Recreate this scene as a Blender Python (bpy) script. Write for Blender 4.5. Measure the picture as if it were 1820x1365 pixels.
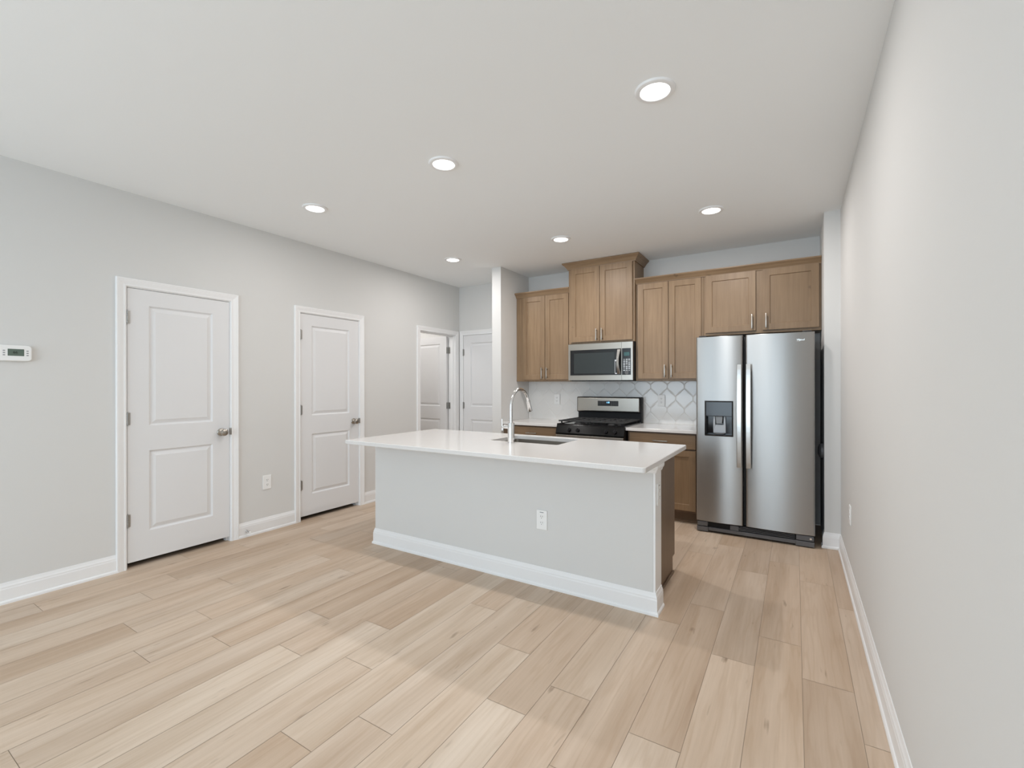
import bpy, bmesh, math, random
from mathutils import Vector, Matrix

for o in list(bpy.data.objects):
    bpy.data.objects.remove(o)
scene = bpy.context.scene
COL = scene.collection
PI = math.pi
R = math.radians

# ------------------------------------------------------------------ camera
cd = bpy.data.cameras.new('camera')
cam = bpy.data.objects.new('camera', cd)
COL.objects.link(cam)
cd.sensor_width = 36.0
cd.lens = 815.0 / 1820.0 * 36.0
cd.shift_y = 2.0 / 1820.0
cd.clip_start = 0.02
cam.matrix_world = (Matrix.Translation((0, 0, 1.332)) @ Matrix.Rotation(R(31.68), 4, 'Z')
                    @ Matrix.Rotation(R(90), 4, 'X') @ Matrix.Rotation(R(-0.1), 4, 'Z'))
scene.camera = cam

# ------------------------------------------------------------------ world, exposure
w = bpy.data.worlds.new('sky')
scene.world = w
w.use_nodes = True
w.node_tree.nodes['Background'].inputs[0].default_value = (0.80, 0.90, 1.0, 1)
w.node_tree.nodes['Background'].inputs[1].default_value = 1.6
vs = scene.view_settings
vs.view_transform = 'Standard'
vs.look = 'None'
vs.gamma = 1.0
vs.use_curve_mapping = False
vs.exposure = 0.08
scene.cycles.use_denoising = True
scene.cycles.max_bounces = 12
scene.cycles.diffuse_bounces = 8
scene.cycles.caustics_reflective = False
scene.cycles.caustics_refractive = False

H = 2.74
XL, XR = -4.12, 0.313
YB, YBACK = 5.23, -3.2


def area(name, loc, rot, sx, sy, power, color, parent=None, shape='RECTANGLE', spread=PI):
    d = bpy.data.lights.new(name, 'AREA')
    d.shape = shape
    d.size = sx
    if shape in ('RECTANGLE', 'ELLIPSE'):
        d.size_y = sy
    d.energy = power
    d.color = color
    d.spread = spread
    o = bpy.data.objects.new(name, d)
    COL.objects.link(o)
    o.location = loc
    o.rotation_euler = rot
    o.parent = parent
    return o


DAY = (0.705, 0.885, 1.03)
WARM = (1.0, 0.962, 0.94)
# daylight entering through the two glazed openings in the wall behind the camera
area('daylight', (-3.00, YBACK - 0.05, 1.30), (R(90), 0, 0), 1.95, 2.45, 45, DAY)
area('daylight', (-0.88, YBACK - 0.05, 1.30), (R(90), 0, 0), 1.95, 2.45, 49, DAY)

# ------------------------------------------------------------------ materials


def mat(name, color, rough=0.5, metal=0.0, spec=0.5, aniso=0.0, emit=None, estr=0.0, coat=0.0):
    m = bpy.data.materials.new(name)
    m.use_nodes = True
    b = m.node_tree.nodes['Principled BSDF']
    b.inputs['Base Color'].default_value = (*color, 1)
    b.inputs['Roughness'].default_value = rough
    b.inputs['Metallic'].default_value = metal
    b.inputs['Specular IOR Level'].default_value = spec
    b.inputs['Anisotropic'].default_value = aniso
    b.inputs['Anisotropic Rotation'].default_value = 0.25 if aniso else 0.0
    b.inputs['Coat Weight'].default_value = coat
    if emit:
        b.inputs['Emission Color'].default_value = (*emit, 1)
        b.inputs['Emission Strength'].default_value = estr
    return m


def nd(m, t):
    return m.node_tree.nodes.new(t)


def lk(m, a, b):
    m.node_tree.links.new(a, b)


def bsdf(m):
    return m.node_tree.nodes['Principled BSDF']


def noise(m, scale, detail=3, rough=0.55, vec=None):
    n = nd(m, 'ShaderNodeTexNoise')
    n.inputs['Scale'].default_value = scale
    n.inputs['Detail'].default_value = detail
    n.inputs['Roughness'].default_value = rough
    if vec is not None:
        lk(m, vec, n.inputs['Vector'])
    return n


def mapped(m, scale, coord='Object'):
    tc = nd(m, 'ShaderNodeTexCoord')
    mp = nd(m, 'ShaderNodeMapping')
    mp.inputs['Scale'].default_value = scale
    lk(m, tc.outputs[coord], mp.inputs['Vector'])
    return mp.outputs['Vector']


def ramp(m, fac, stops):
    r = nd(m, 'ShaderNodeValToRGB')
    while len(r.color_ramp.elements) < len(stops):
        r.color_ramp.elements.new(0.5)
    for e, (p, c) in zip(r.color_ramp.elements, stops):
        e.position = p
        e.color = (*c, 1) if len(c) == 3 else c
    lk(m, fac, r.inputs['Fac'])
    return r.outputs['Color']


def mix(m, fac, a, b, mode='MIX'):
    x = nd(m, 'ShaderNodeMix')
    x.data_type = 'RGBA'
    x.blend_type = mode
    for sock, v in ((x.inputs[0], fac), (x.inputs[6], a), (x.inputs[7], b)):
        if isinstance(v, (int, float)):
            sock.default_value = v
        elif isinstance(v, tuple):
            sock.default_value = (*v, 1)
        else:
            lk(m, v, sock)
    return x.outputs[2]


def bump(m, height, strength, dist=0.002):
    b = nd(m, 'ShaderNodeBump')
    b.inputs['Strength'].default_value = strength
    b.inputs['Distance'].default_value = dist
    lk(m, height, b.inputs['Height'])
    lk(m, b.outputs['Normal'], bsdf(m).inputs['Normal'])


def painted(name, color, rough, amt=0.08, scale=260):
    m = mat(name, color, rough, spec=0.3)
    n = noise(m, scale, 2, vec=mapped(m, (1, 1, 1)))
    bump(m, n.outputs['Fac'], amt, 0.001)
    return m


M_WALL = painted('greige wall paint', (0.68, 0.676, 0.662), 0.85)
M_CEIL = painted('ceiling paint', (0.885, 0.905, 0.912), 0.9)
M_TRIM = painted('white trim paint', (0.84, 0.84, 0.84), 0.38, 0.02, 60)
M_DOOR = painted('white door paint', (0.75, 0.75, 0.755), 0.42, 0.02, 90)
M_PLASTIC = mat('white plastic', (0.86, 0.86, 0.85), 0.35)
M_SLOT = mat('dark slot', (0.05, 0.05, 0.05), 0.6)
M_NICKEL = mat('brushed nickel', (0.42, 0.39, 0.35), 0.32, 1.0)
M_HINGE = mat('satin nickel hinge', (0.40, 0.39, 0.37), 0.42, 1.0)
M_CHROME = mat('chrome', (0.80, 0.80, 0.80), 0.12, 1.0)
M_BLACKG = mat('black gloss', (0.008, 0.008, 0.009), 0.12, spec=0.5)
M_BLACK = mat('black enamel', (0.008, 0.008, 0.009), 0.42, spec=0.22)
M_BLACKP = mat('black panel gloss', (0.006, 0.006, 0.006), 0.22, spec=0.18)
M_IRON = mat('cast iron', (0.03, 0.03, 0.03), 0.6)
M_DARKGREY = mat('dark grey plastic', (0.11, 0.11, 0.115), 0.45)
M_BODY = mat('dark grey appliance side', (0.035, 0.035, 0.037), 0.5)
M_GREY = mat('mid grey plastic', (0.27, 0.28, 0.29), 0.35)
M_PALE = mat('pale grey plastic', (0.55, 0.58, 0.61), 0.3)
M_SHADE = mat('closet shade', (0.03, 0.03, 0.03), 0.9)  # near-black closet walls: the shade inside is put into the colour
M_LENS = mat('lit lens', (0.9, 0.9, 0.9), 0.5, emit=(1, 0.985, 0.96), estr=4.0)
M_BLUE = mat('blue clock digits', (0.02, 0.1, 0.2), 0.4, emit=(0.25, 0.65, 1.0), estr=2.2)
M_LCD = mat('thermostat screen', (0.105, 0.145, 0.115), 0.3)
M_LCDTXT = mat('screen digits', (0.012, 0.02, 0.014), 0.5)
M_TEAL = mat('dim teal display', (0.02, 0.07, 0.07), 0.2, emit=(0.1, 0.5, 0.45), estr=0.03)
M_GASKET = mat('rubber gasket', (0.02, 0.02, 0.02), 0.7)
M_LOGO = mat('badge metal', (0.85, 0.85, 0.82), 0.25, 1.0)


def steel(name, color, rough, stretch, aniso=0.0):
    m = mat(name, color, rough, 1.0, aniso=aniso)
    n = noise(m, 1.0, 2, vec=mapped(m, stretch))
    r = nd(m, 'ShaderNodeMapRange')
    r.inputs['To Min'].default_value = rough * 0.88
    r.inputs['To Max'].default_value = rough * 1.12
    lk(m, n.outputs['Fac'], r.inputs['Value'])
    lk(m, r.outputs['Result'], bsdf(m).inputs['Roughness'])
    return m


M_STEEL = steel('brushed stainless', (0.365, 0.36, 0.35), 0.34, (400, 400, 3), 0.85)
M_STEELH = steel('brushed stainless sideways', (0.42, 0.395, 0.355), 0.30, (3, 400, 400), 0.5)
M_SINK = steel('sink stainless', (0.36, 0.33, 0.29), 0.38, (3, 300, 300))
M_BAR = steel('handle stainless', (0.54, 0.535, 0.52), 0.26, (300, 300, 3))

# ---- stained wood of the cabinets: fine vertical grain, blotches, a few pin knots


def wood(name, dark, light, grain=(38, 38, 2.2)):
    m = mat(name, light, 0.42, spec=0.4)
    v = mapped(m, grain)
    n1 = noise(m, 1.0, 5, 0.6, v)
    n2 = noise(m, 2.3, 3, 0.5, mapped(m, (1, 1, 0.6)))
    n3 = noise(m, 7.0, 2, 0.5, mapped(m, (1.3, 1.3, 1)))
    c = ramp(m, n1.outputs['Fac'], [(0.25, dark), (0.75, light)])
    c2 = mix(m, ramp(m, n2.outputs['Fac'], [(0.35, (0, 0, 0)), (0.7, (0.6, 0.6, 0.6))]), c,
             tuple(0.82 * x for x in dark))
    knot = ramp(m, n3.outputs['Fac'], [(0.73, (0, 0, 0)), (0.80, (0.6, 0.6, 0.6))])
    c3 = mix(m, knot, c2, tuple(0.35 * x for x in dark))
    lk(m, c3, bsdf(m).inputs['Base Color'])
    bump(m, n1.outputs['Fac'], 0.05, 0.001)
    return m


M_WOOD = wood('taupe stained maple', (0.235, 0.152, 0.086), (0.345, 0.234, 0.138))
M_WOODX = wood('taupe stained maple across', (0.235, 0.152, 0.086), (0.345, 0.234, 0.138), (2.2, 38, 38))
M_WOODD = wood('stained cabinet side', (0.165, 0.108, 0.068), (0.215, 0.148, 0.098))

# ---- quartz
M_QUARTZ = mat('white quartz', (0.83, 0.81, 0.795), 0.13, spec=0.5)
_n = noise(M_QUARTZ, 420, 2, vec=mapped(M_QUARTZ, (1, 1, 1)))
_c = ramp(M_QUARTZ, _n.outputs['Fac'], [(0.30, (0.66, 0.645, 0.63)), (0.48, (0.74, 0.725, 0.71))])
lk(M_QUARTZ, _c, bsdf(M_QUARTZ).inputs['Base Color'])
M_TILE = mat('white glazed tile', (0.80, 0.79, 0.77), 0.15, spec=0.6)
M_GROUT = mat('pale grout', (0.80, 0.79, 0.77), 0.7)

# ---- floor: one face per plank, with its tone and a random value stored per plank


def floor_material():
    m = mat('light oak plank', (0.5, 0.4, 0.3), 0.45, spec=0.35)
    at = nd(m, 'ShaderNodeAttribute')
    at.attribute_name = 'plank'
    sep = nd(m, 'ShaderNodeSeparateColor')
    lk(m, at.outputs['Color'], sep.inputs['Color'])
    tone, rnd, warm = sep.outputs[0], sep.outputs[1], sep.outputs[2]
    tc = nd(m, 'ShaderNodeTexCoord')
    off = nd(m, 'ShaderNodeCombineXYZ')
    sc = nd(m, 'ShaderNodeMath')
    sc.operation = 'MULTIPLY'
    sc.inputs[1].default_value = 57.0
    lk(m, rnd, sc.inputs[0])
    lk(m, sc.outputs[0], off.inputs['Z'])
    lk(m, sc.outputs[0], off.inputs['Y'])
    add = nd(m, 'ShaderNodeVectorMath')
    add.operation = 'ADD'
    lk(m, tc.outputs['Object'], add.inputs[0])
    lk(m, off.outputs[0], add.inputs[1])

    def stretched(s):
        mp = nd(m, 'ShaderNodeMapping')
        mp.inputs['Scale'].default_value = s
        lk(m, add.outputs[0], mp.inputs['Vector'])
        return mp.outputs['Vector']
    base = ramp(m, tone, [(0.0, (0.50, 0.385, 0.290)), (0.5, (0.60, 0.485, 0.385)), (1.0, (0.685, 0.585, 0.485))])
    pink = mix(m, warm, base, (1.0, 0.965, 0.925), 'MULTIPLY')
    g1 = noise(m, 1.0, 6, 0.62, stretched((70, 2.2, 1)))
    fine = ramp(m, g1.outputs['Fac'], [(0.30, (0.925, 0.91, 0.89)), (0.62, (1.015, 1.015, 1.015))])
    c = mix(m, 1.0, pink, fine, 'MULTIPLY')
    # broad cathedral bands along the board
    g2 = noise(m, 1.0, 3, 0.5, stretched((11, 0.9, 1)))
    wv = nd(m, 'ShaderNodeMath')
    wv.operation = 'MULTIPLY'
    wv.inputs[1].default_value = 34.0
    lk(m, g2.outputs['Fac'], wv.inputs[0])
    sn = nd(m, 'ShaderNodeMath')
    sn.operation = 'SINE'
    lk(m, wv.outputs[0], sn.inputs[0])
    band = ramp(m, sn.outputs[0], [(0.0, (1, 1, 1)), (0.55, (0.99, 0.985, 0.98)), (0.98, (0.93, 0.905, 0.875))])
    c = mix(m, 0.8, c, band, 'MULTIPLY')
    g4 = noise(m, 1.0, 2, 0.5, stretched((7.5, 0.65, 1)))
    cloud = ramp(m, g4.outputs['Fac'], [(0.32, (0.84, 0.79, 0.735)), (0.60, (1.03, 1.03, 1.03))])
    c = mix(m, 0.85, c, cloud, 'MULTIPLY')
    # short dark knot streaks
    g3 = noise(m, 1.0, 2, 0.5, stretched((27, 4.6, 1)))
    knot = ramp(m, g3.outputs['Fac'], [(0.69, (0, 0, 0)), (0.80, (0.62, 0.62, 0.62))])
    c = mix(m, knot, c, (0.20, 0.135, 0.085))
    lk(m, c, bsdf(m).inputs['Base Color'])
    rr = nd(m, 'ShaderNodeMapRange')
    rr.inputs['To Min'].default_value = 0.40
    rr.inputs['To Max'].default_value = 0.54
    lk(m, g1.outputs['Fac'], rr.inputs['Value'])
    lk(m, rr.outputs['Result'], bsdf(m).inputs['Roughness'])
    bump(m, g1.outputs['Fac'], 0.06, 0.001)
    return m


M_FLOOR = floor_material()
M_GROOVE = mat('plank groove', (0.34, 0.265, 0.20), 0.7)

# ------------------------------------------------------------------ mesh helpers


def origin_of(parent):
    v = Vector((0, 0, 0))
    while parent is not None:
        v += parent.location
        parent = parent.parent
    return v


class MB:
    """collects shapes and links them as one mesh object"""

    def __init__(self):
        self.bm = bmesh.new()

    def box(self, x0, x1, y0, y1, z0, z1, bevel=0.0, seg=2):
        b2 = bmesh.new()
        bmesh.ops.create_cube(b2, size=1.0)
        for v in b2.verts:
            v.co = Vector(((x0 + x1) / 2 + v.co.x * (x1 - x0), (y0 + y1) / 2 + v.co.y * (y1 - y0),
                           (z0 + z1) / 2 + v.co.z * (z1 - z0)))
        if bevel > 0:
            bmesh.ops.bevel(b2, geom=b2.edges[:], offset=bevel, segments=seg, profile=0.5, affect='EDGES')
        self.absorb(b2)
        return self

    def absorb(self, b2):
        me = bpy.data.meshes.new('tmp')
        b2.to_mesh(me)
        b2.free()
        self.bm.from_mesh(me)
        bpy.data.meshes.remove(me)

    def face(self, pts, mi=0):
        f = self.bm.faces.new([self.bm.verts.new(p) for p in pts])
        f.material_index = mi
        return f

    def prism(self, poly, axis, a, b, bevel=0.0):
        """poly = 2D points in the two other axes (cyclic order x,y,z), extruded a..b along axis"""
        def P(p, t):
            if axis == 'x':
                return (t, p[0], p[1])
            if axis == 'y':
                return (p[0], t, p[1])
            return (p[0], p[1], t)
        b2 = bmesh.new()
        va = [b2.verts.new(P(p, a)) for p in poly]
        vb = [b2.verts.new(P(p, b)) for p in poly]
        b2.faces.new(va)
        b2.faces.new(list(reversed(vb)))
        n = len(poly)
        for i in range(n):
            b2.faces.new([va[i], vb[i], vb[(i + 1) % n], va[(i + 1) % n]])
        bmesh.ops.recalc_face_normals(b2, faces=b2.faces)
        if bevel > 0:
            bmesh.ops.bevel(b2, geom=b2.edges[:], offset=bevel, segments=2, profile=0.5, affect='EDGES')
        self.absorb(b2)
        return self

    def lathe(self, prof, origin, axis, n=32):
        """prof = [(radius, height along axis)]"""
        ax = Vector(axis).normalized()
        u = ax.orthogonal().normalized()
        v = ax.cross(u)
        o = Vector(origin)
        rings = []
        for r, h in prof:
            if r < 1e-6:
                rings.append([self.bm.verts.new(o + ax * h)])
            else:
                rings.append([self.bm.verts.new(o + ax * h + (u * math.cos(2 * PI * k / n) + v * math.sin(2 * PI * k / n)) * r)
                              for k in range(n)])
        for a, b in zip(rings, rings[1:]):
            if len(a) == 1 and len(b) == 1:
                continue
            for k in range(n):
                k2 = (k + 1) % n
                if len(a) == 1:
                    self.bm.faces.new([a[0], b[k], b[k2]])
                elif len(b) == 1:
                    self.bm.faces.new([a[k], b[0], a[k2]])
                else:
                    self.bm.faces.new([a[k], b[k], b[k2], a[k2]])
        for rg, flip in ((rings[0], True), (rings[-1], False)):
            if len(rg) > 1:
                self.bm.faces.new(rg if not flip else list(reversed(rg)))
        return self

    def cyl(self, p0, p1, r, n=24, bevel=0.0):
        p0, p1 = Vector(p0), Vector(p1)
        L = (p1 - p0).length
        if bevel:
            pr = [(r - bevel, 0), (r, bevel), (r, L - bevel), (r - bevel, L)]
        else:
            pr = [(r, 0), (r, L)]
        return self.lathe(pr, p0, p1 - p0, n)

    def tube(self, pts, r, n=16, radii=None):
        pts = [Vector(p) for p in pts]
        t0 = (pts[1] - pts[0]).normalized()
        u = t0.orthogonal().normalized()
        rings = []
        for i, p in enumerate(pts):
            t = ((pts[min(i + 1, len(pts) - 1)] - pts[max(i - 1, 0)])).normalized()
            u = (u - t * u.dot(t)).normalized()
            v = t.cross(u)
            rr = radii[i] if radii else r
            rings.append([self.bm.verts.new(p + (u * math.cos(2 * PI * k / n) + v * math.sin(2 * PI * k / n)) * rr) for k in range(n)])
        for a, b in zip(rings, rings[1:]):
            for k in range(n):
                k2 = (k + 1) % n
                self.bm.faces.new([a[k], a[k2], b[k2], b[k]])
        self.bm.faces.new(list(reversed(rings[0])))
        self.bm.faces.new(rings[-1])
        return self

    def sweep(self, path, prof, f, closed_prof=True):
        """mitred moulding: path = 2D points, prof = [(outward offset, third coordinate)], f maps (p, q, d) to 3D.
        Outward is to the left of the walking direction."""
        P = [Vector(p) for p in path]
        n = len(P)
        rings = []
        for i in range(n):
            d1 = (P[i] - P[i - 1]).normalized() if i > 0 else None
            d2 = (P[i + 1] - P[i]).normalized() if i < n - 1 else None
            n1 = Vector((-d1.y, d1.x)) if d1 else None
            n2 = Vector((-d2.y, d2.x)) if d2 else None
            if n1 is None:
                mv = n2
            elif n2 is None:
                mv = n1
            else:
                mv = (n1 + n2).normalized()
                mv = mv / max(0.2, mv.dot(n1))
            rings.append([self.bm.verts.new(f(P[i].x + mv.x * o, P[i].y + mv.y * o, d)) for o, d in prof])
        k = len(prof)
        for a, b in zip(rings, rings[1:]):
            for j in range(k if closed_prof else k - 1):
                j2 = (j + 1) % k
                self.bm.faces.new([a[j], a[j2], b[j2], b[j]])
        if closed_prof:
            self.bm.faces.new(rings[0])
            self.bm.faces.new(list(reversed(rings[-1])))
        return self

    def board(self, x0, x1, z0, z1, y, t, panels, prof, edge=0.0015):
        """panelled door or shaker front facing -y at depth y; panels share one x range;
        prof = [(inset from the panel outline, depth behind the face)]"""
        bm = self.bm
        if not panels:
            return self.box(x0, x1, y, y + t, z0, z1, edge, 1)
        pa, pb = panels[0][0], panels[0][1]
        pz = sorted((p[2], p[3]) for p in panels)

        def q(a, b, c, d):
            self.face([(a, y, c), (b, y, c), (b, y, d), (a, y, d)])
        q(x0, pa, z0, z1)
        q(pb, x1, z0, z1)
        zz = z0
        for c, d in pz:
            q(pa, pb, zz, c)
            zz = d
        q(pa, pb, zz, z1)
        for c, d in pz:
            prev = None
            for ins, dep in [(0, 0)] + list(prof):
                ring = [bm.verts.new(p) for p in ((pa + ins, y + dep, c + ins), (pb - ins, y + dep, c + ins),
                                                  (pb - ins, y + dep, d - ins), (pa + ins, y + dep, d - ins))]
                if prev:
                    for k in range(4):
                        bm.faces.new([prev[k], prev[(k + 1) % 4], ring[(k + 1) % 4], ring[k]])
                prev = ring
            bm.faces.new(prev)
        yb = y + t
        self.face([(x0, yb, z0), (x0, yb, z1), (x1, yb, z1), (x1, yb, z0)])
        self.face([(x0, y, z0), (x0, yb, z0), (x1, yb, z0), (x1, y, z0)])
        self.face([(x0, y, z1), (x1, y, z1), (x1, yb, z1), (x0, yb, z1)])
        self.face([(x0, y, z0), (x0, y, z1), (x0, yb, z1), (x0, yb, z0)])
        self.face([(x1, y, z0), (x1, yb, z0), (x1, yb, z1), (x1, y, z1)])
        return self

    def xf(self, M):
        bmesh.ops.transform(self.bm, matrix=M, verts=self.bm.verts)
        return self

    def build(self, name, m, parent=None, local=False, smooth=True, weld=True, recalc=True, flat_above=0.0012):
        bm = self.bm
        if weld:
            bmesh.ops.remove_doubles(bm, verts=bm.verts, dist=1e-5)
        if recalc:
            bmesh.ops.recalc_face_normals(bm, faces=bm.faces)
        if not local:
            off = -origin_of(parent)
            if off.length > 0:
                bmesh.ops.translate(bm, vec=off, verts=bm.verts)
        if smooth:
            for fc in bm.faces:
                fc.smooth = fc.calc_area() < flat_above
            for e in bm.edges:
                e.smooth = len(e.link_faces) == 2 and e.calc_face_angle(4.0) < R(32)
        me = bpy.data.meshes.new(name)
        bm.to_mesh(me)
        bm.free()
        for mm in (m if isinstance(m, (list, tuple)) else [m]):
            me.materials.append(mm)
        o = bpy.data.objects.new(name, me)
        COL.objects.link(o)
        o.parent = parent
        return o


def tag(o, label, cat, group=None):
    o['label'] = label
    o['category'] = cat
    if group:
        o['group'] = group
    return o


def thing(name, loc, label=None, cat=None, rz=0.0, group=None, kind=None):
    o = bpy.data.objects.new(name, None)
    COL.objects.link(o)
    o.empty_display_size = 0.1
    o.location = loc
    o.rotation_euler = (0, 0, rz)
    if label:
        tag(o, label, cat, group)
    if kind:
        o['kind'] = kind
    return o


def struct(o, label=None):
    o['kind'] = 'structure'
    if label:
        o['label'] = label
        o['category'] = label.split()[-1]
    return o


def copy_tree(o, parent=None):
    c = o.copy()
    COL.objects.link(c)
    if parent is not None:
        c.parent = parent
        c.matrix_parent_inverse = Matrix()
    for ch in list(o.children):
        copy_tree(ch, c)
    return c


def text_mesh(s, size, depth, m, name, parent, M, local=False):
    cu = bpy.data.curves.new('txt', 'FONT')
    cu.body = s
    cu.size = size
    cu.extrude = depth
    cu.align_x = 'CENTER'
    cu.align_y = 'CENTER'
    ob = bpy.data.objects.new('txt', cu)
    COL.objects.link(ob)
    dg = bpy.context.evaluated_depsgraph_get()
    me = bpy.data.meshes.new_from_object(ob.evaluated_get(dg))
    bpy.data.objects.remove(ob)
    bpy.data.curves.remove(cu)
    mb = MB()
    mb.bm.from_mesh(me)
    bpy.data.meshes.remove(me)
    mb.xf(M)
    return mb.build(name, m, parent, local=local, smooth=False)


FACE_Y = Matrix.Rotation(R(90), 4, 'X')        # text standing up, facing -y

# ------------------------------------------------------------------ setting: floor
PW = 0.1905
X0 = 0.2165          # seam line beside the right wall
JOINT = {-1: 2.13, 0: 2.46, 1: 2.755, 2: 2.45, 3: 1.73, 4: 1.436, 5: 1.817, 6: 1.602, 7: 1.976, 8: 1.245, 9: 1.034,
         10: 1.483, 11: 1.776, 12: 1.376, 13: 1.676, 14: 1.235, 15: 0.961, 16: 1.325, 17: 1.042, 18: 1.632, 19: 1.255,
         20: 1.475, 21: 0.85, 22: 1.7, 23: 1.2}
PL = 1.218
# tones of the boards the photo shows: row -> (just nearer than the joint, beyond it, next one)
TONE = {-1: (0.55, 0.40, 0.12), 0: (0.22, 0.45, 0.5), 1: (0.62, 0.36, 0.42), 2: (0.62, 0.45, 0.15), 3: (0.72, 0.25, 0.5),
        4: (0.55, 0.50, 0.4), 5: (0.45, 0.66, 0.4), 6: (0.95, 0.35, 0.55), 7: (0.82, 0.42, 0.5), 8: (0.50, 0.68, 0.4),
        9: (0.30, 0.80, 0.42), 10: (0.66, 0.90, 0.35), 11: (0.85, 0.28, 0.45), 12: (0.88, 0.52, 0.4), 13: (0.55, 0.28, 0.6),
        14: (0.62, 0.50, 0.35), 15: (0.38, 0.66, 0.5), 16: (0.66, 0.50, 0.55), 17: (0.30, 0.62, 0.4), 18: (0.42, 0.58, 0.5),
        19: (0.70, 0.45, 0.6), 20: (0.35, 0.30, 0.62), 21: (0.4, 0.45, 0.5), 22: (0.5, 0.4, 0.5), 23: (0.5, 0.5, 0.5)}


def build_floor():
    rng = random.Random(5)
    bm = bmesh.new()
    lay = bm.loops.layers.float_color.new('plank')
    ya, yb = YBACK - 0.12, YB
    xl = -5.35
    gap = 0.0009
    k = -1
    while True:
        a, b = X0 - PW * (k + 1), X0 - PW * k
        if b < xl:
            break
        a, b = max(a, xl), min(b, XR + 0.12)
        j0 = JOINT.get(k, rng.uniform(0.8, 2.0))
        n = -6
        while j0 + n * PL < yb:
            c, d = max(ya, j0 + n * PL), min(yb, j0 + (n + 1) * PL)
            if d > c + 0.02:
                tn = TONE.get(k, (0.5, 0.5, 0.5))
                tone = tn[n + 1] if -1 <= n <= 1 else rng.uniform(0.3, 0.75)
                col = (min(1, max(0, tone)), rng.random(), rng.random(), 1)
                f = bm.faces.new([bm.verts.new(p) for p in ((a + gap, c + gap, 0), (b - gap, c + gap, 0), (b - gap, d - gap, 0), (a + gap, d - gap, 0))])
                for lp in f.loops:
                    lp[lay] = col
            n += 1
        k += 1
    f = bm.faces.new([bm.verts.new(p) for p in ((xl, ya, -0.0012), (XR + 0.12, ya, -0.0012), (XR + 0.12, yb, -0.0012), (xl, yb, -0.0012))])
    f.material_index = 1
    fs = [((xl, ya), (XR + 0.12, ya)), ((XR + 0.12, ya), (XR + 0.12, yb)), ((XR + 0.12, yb), (xl, yb)), ((xl, yb), (xl, ya))]
    for p, q in fs:
        f = bm.faces.new([bm.verts.new(v) for v in ((*p, -0.0012), (*p, -0.06), (*q, -0.06), (*q, -0.0012))])
        f.material_index = 1
    me = bpy.data.meshes.new('floor')
    bm.to_mesh(me)
    bm.free()
    me.materials.append(M_FLOOR)
    me.materials.append(M_GROOVE)
    o = bpy.data.objects.new('floor', me)
    COL.objects.link(o)
    return struct(o)


build_floor()

# ------------------------------------------------------------------ setting: walls and ceiling
TH = 0.12
# door openings in the left wall: (y0, y1, head height)
OPEN = [(1.352, 2.083, 2.058), (2.722, 3.447, 2.053), (4.408, 5.142, 2.045)]
mb = MB()
y = YBACK
for a, b, hh in OPEN:
    mb.box(XL - TH, XL, y, a, 0, H)
    mb.box(XL - TH, XL, a, b, hh, H)
    y = b
mb.box(XL - TH, XL, y, YB, 0, H)
struct(mb.build('wall_left', M_WALL, smooth=False))
struct(MB().box(XR, XR + TH, YBACK - TH, 4.53, 0, H).build('wall_right', M_WALL, smooth=False))
mb = MB().box(0.203, XR + TH, 4.53, YB + TH, 0, H)
struct(mb.build('wall_right_return', M_WALL, smooth=False))
struct(MB().box(-5.4, 0.203, YB, YB + TH, 0, H).build('wall_back', M_WALL, smooth=False))
struct(MB().box(-3.095, -2.968, 4.56, YB, 0, H, 0.004).build('wall_partition', M_WALL, smooth=False))
struct(MB().box(-5.5, XR + TH, YBACK - TH, YB + TH, H, H + 0.1).build('ceiling', M_CEIL, smooth=False))
# wall behind the camera with two glazed openings
WIN = [(-4.0, -2.0), (-1.88, 0.12)]
mb = MB()
x = XL - TH
for a, b in WIN:
    mb.box(x, a, YBACK - TH, YBACK, 0, H)
    mb.box(a, b, YBACK - TH, YBACK, 2.56, H)
    mb.box(a, b, YBACK - TH, YBACK, 0, 0.05)
    x = b
mb.box(x, XR, YBACK - TH, YBACK, 0, H)
struct(mb.build('wall_front', M_WALL, smooth=False))
for i, (a, b) in enumerate(WIN):
    mb = MB()
    for p in (a, (a + b) / 2 - 0.025, b - 0.05):
        mb.box(p, p + 0.05, YBACK - 0.03, YBACK + 0.012, 0.05, 2.56, 0.003)
    for z in (0.05, 2.51):
        mb.box(a, b, YBACK - 0.03, YBACK + 0.010, z, z + 0.05, 0.003)
    struct(mb.build('window_%d' % (i + 1), M_TRIM))
# closets behind the two closed doors, and the room behind the open one
mb = MB()
for a, b in ((1.0, 2.4), (2.45, 3.75)):
    mb.box(-4.9, -4.88, a, b, 0, H)
    mb.box(-4.9, XL - TH, a, a + 0.02, 0, H)
    mb.box(-4.9, XL - TH, b - 0.02, b, 0, H)
struct(mb.build('wall_closet', M_SHADE, smooth=False))
mb = MB()
mb.box(-5.4, -5.38, 3.8, YB, 0, H)
mb.box(-5.4, XL - TH, 3.78, 3.8, 0, H)
mb.box(-5.38, XL - TH, 5.142, YB, 0, H)  # stub added close behind the open leaf to keep the hinge gap dark
struct(mb.build('wall_side_room', M_WALL, smooth=False))
pl = bpy.data.lights.new('side_room_fill', 'POINT')  # unseen point light added to brighten the side room, no fixture
pl.energy = 11
pl.shadow_soft_size = 0.12
pl.color = WARM
po = bpy.data.objects.new('side_room_fill', pl)
po.location = (-4.85, 4.4, 2.45)
COL.objects.link(po)

# ------------------------------------------------------------------ trim: baseboards
# path walked so that the room lies on the left; profile = (out from the wall, height)
BASE = [(0, 0), (0.020, 0), (0.020, 0.012), (0.0165, 0.019), (0.0125, 0.022), (0.0125, 0.088), (0.0105, 0.096), (0.0105, 0.103),
        (0.0065, 0.113), (0.003, 0.128), (0, 0.128)]


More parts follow.
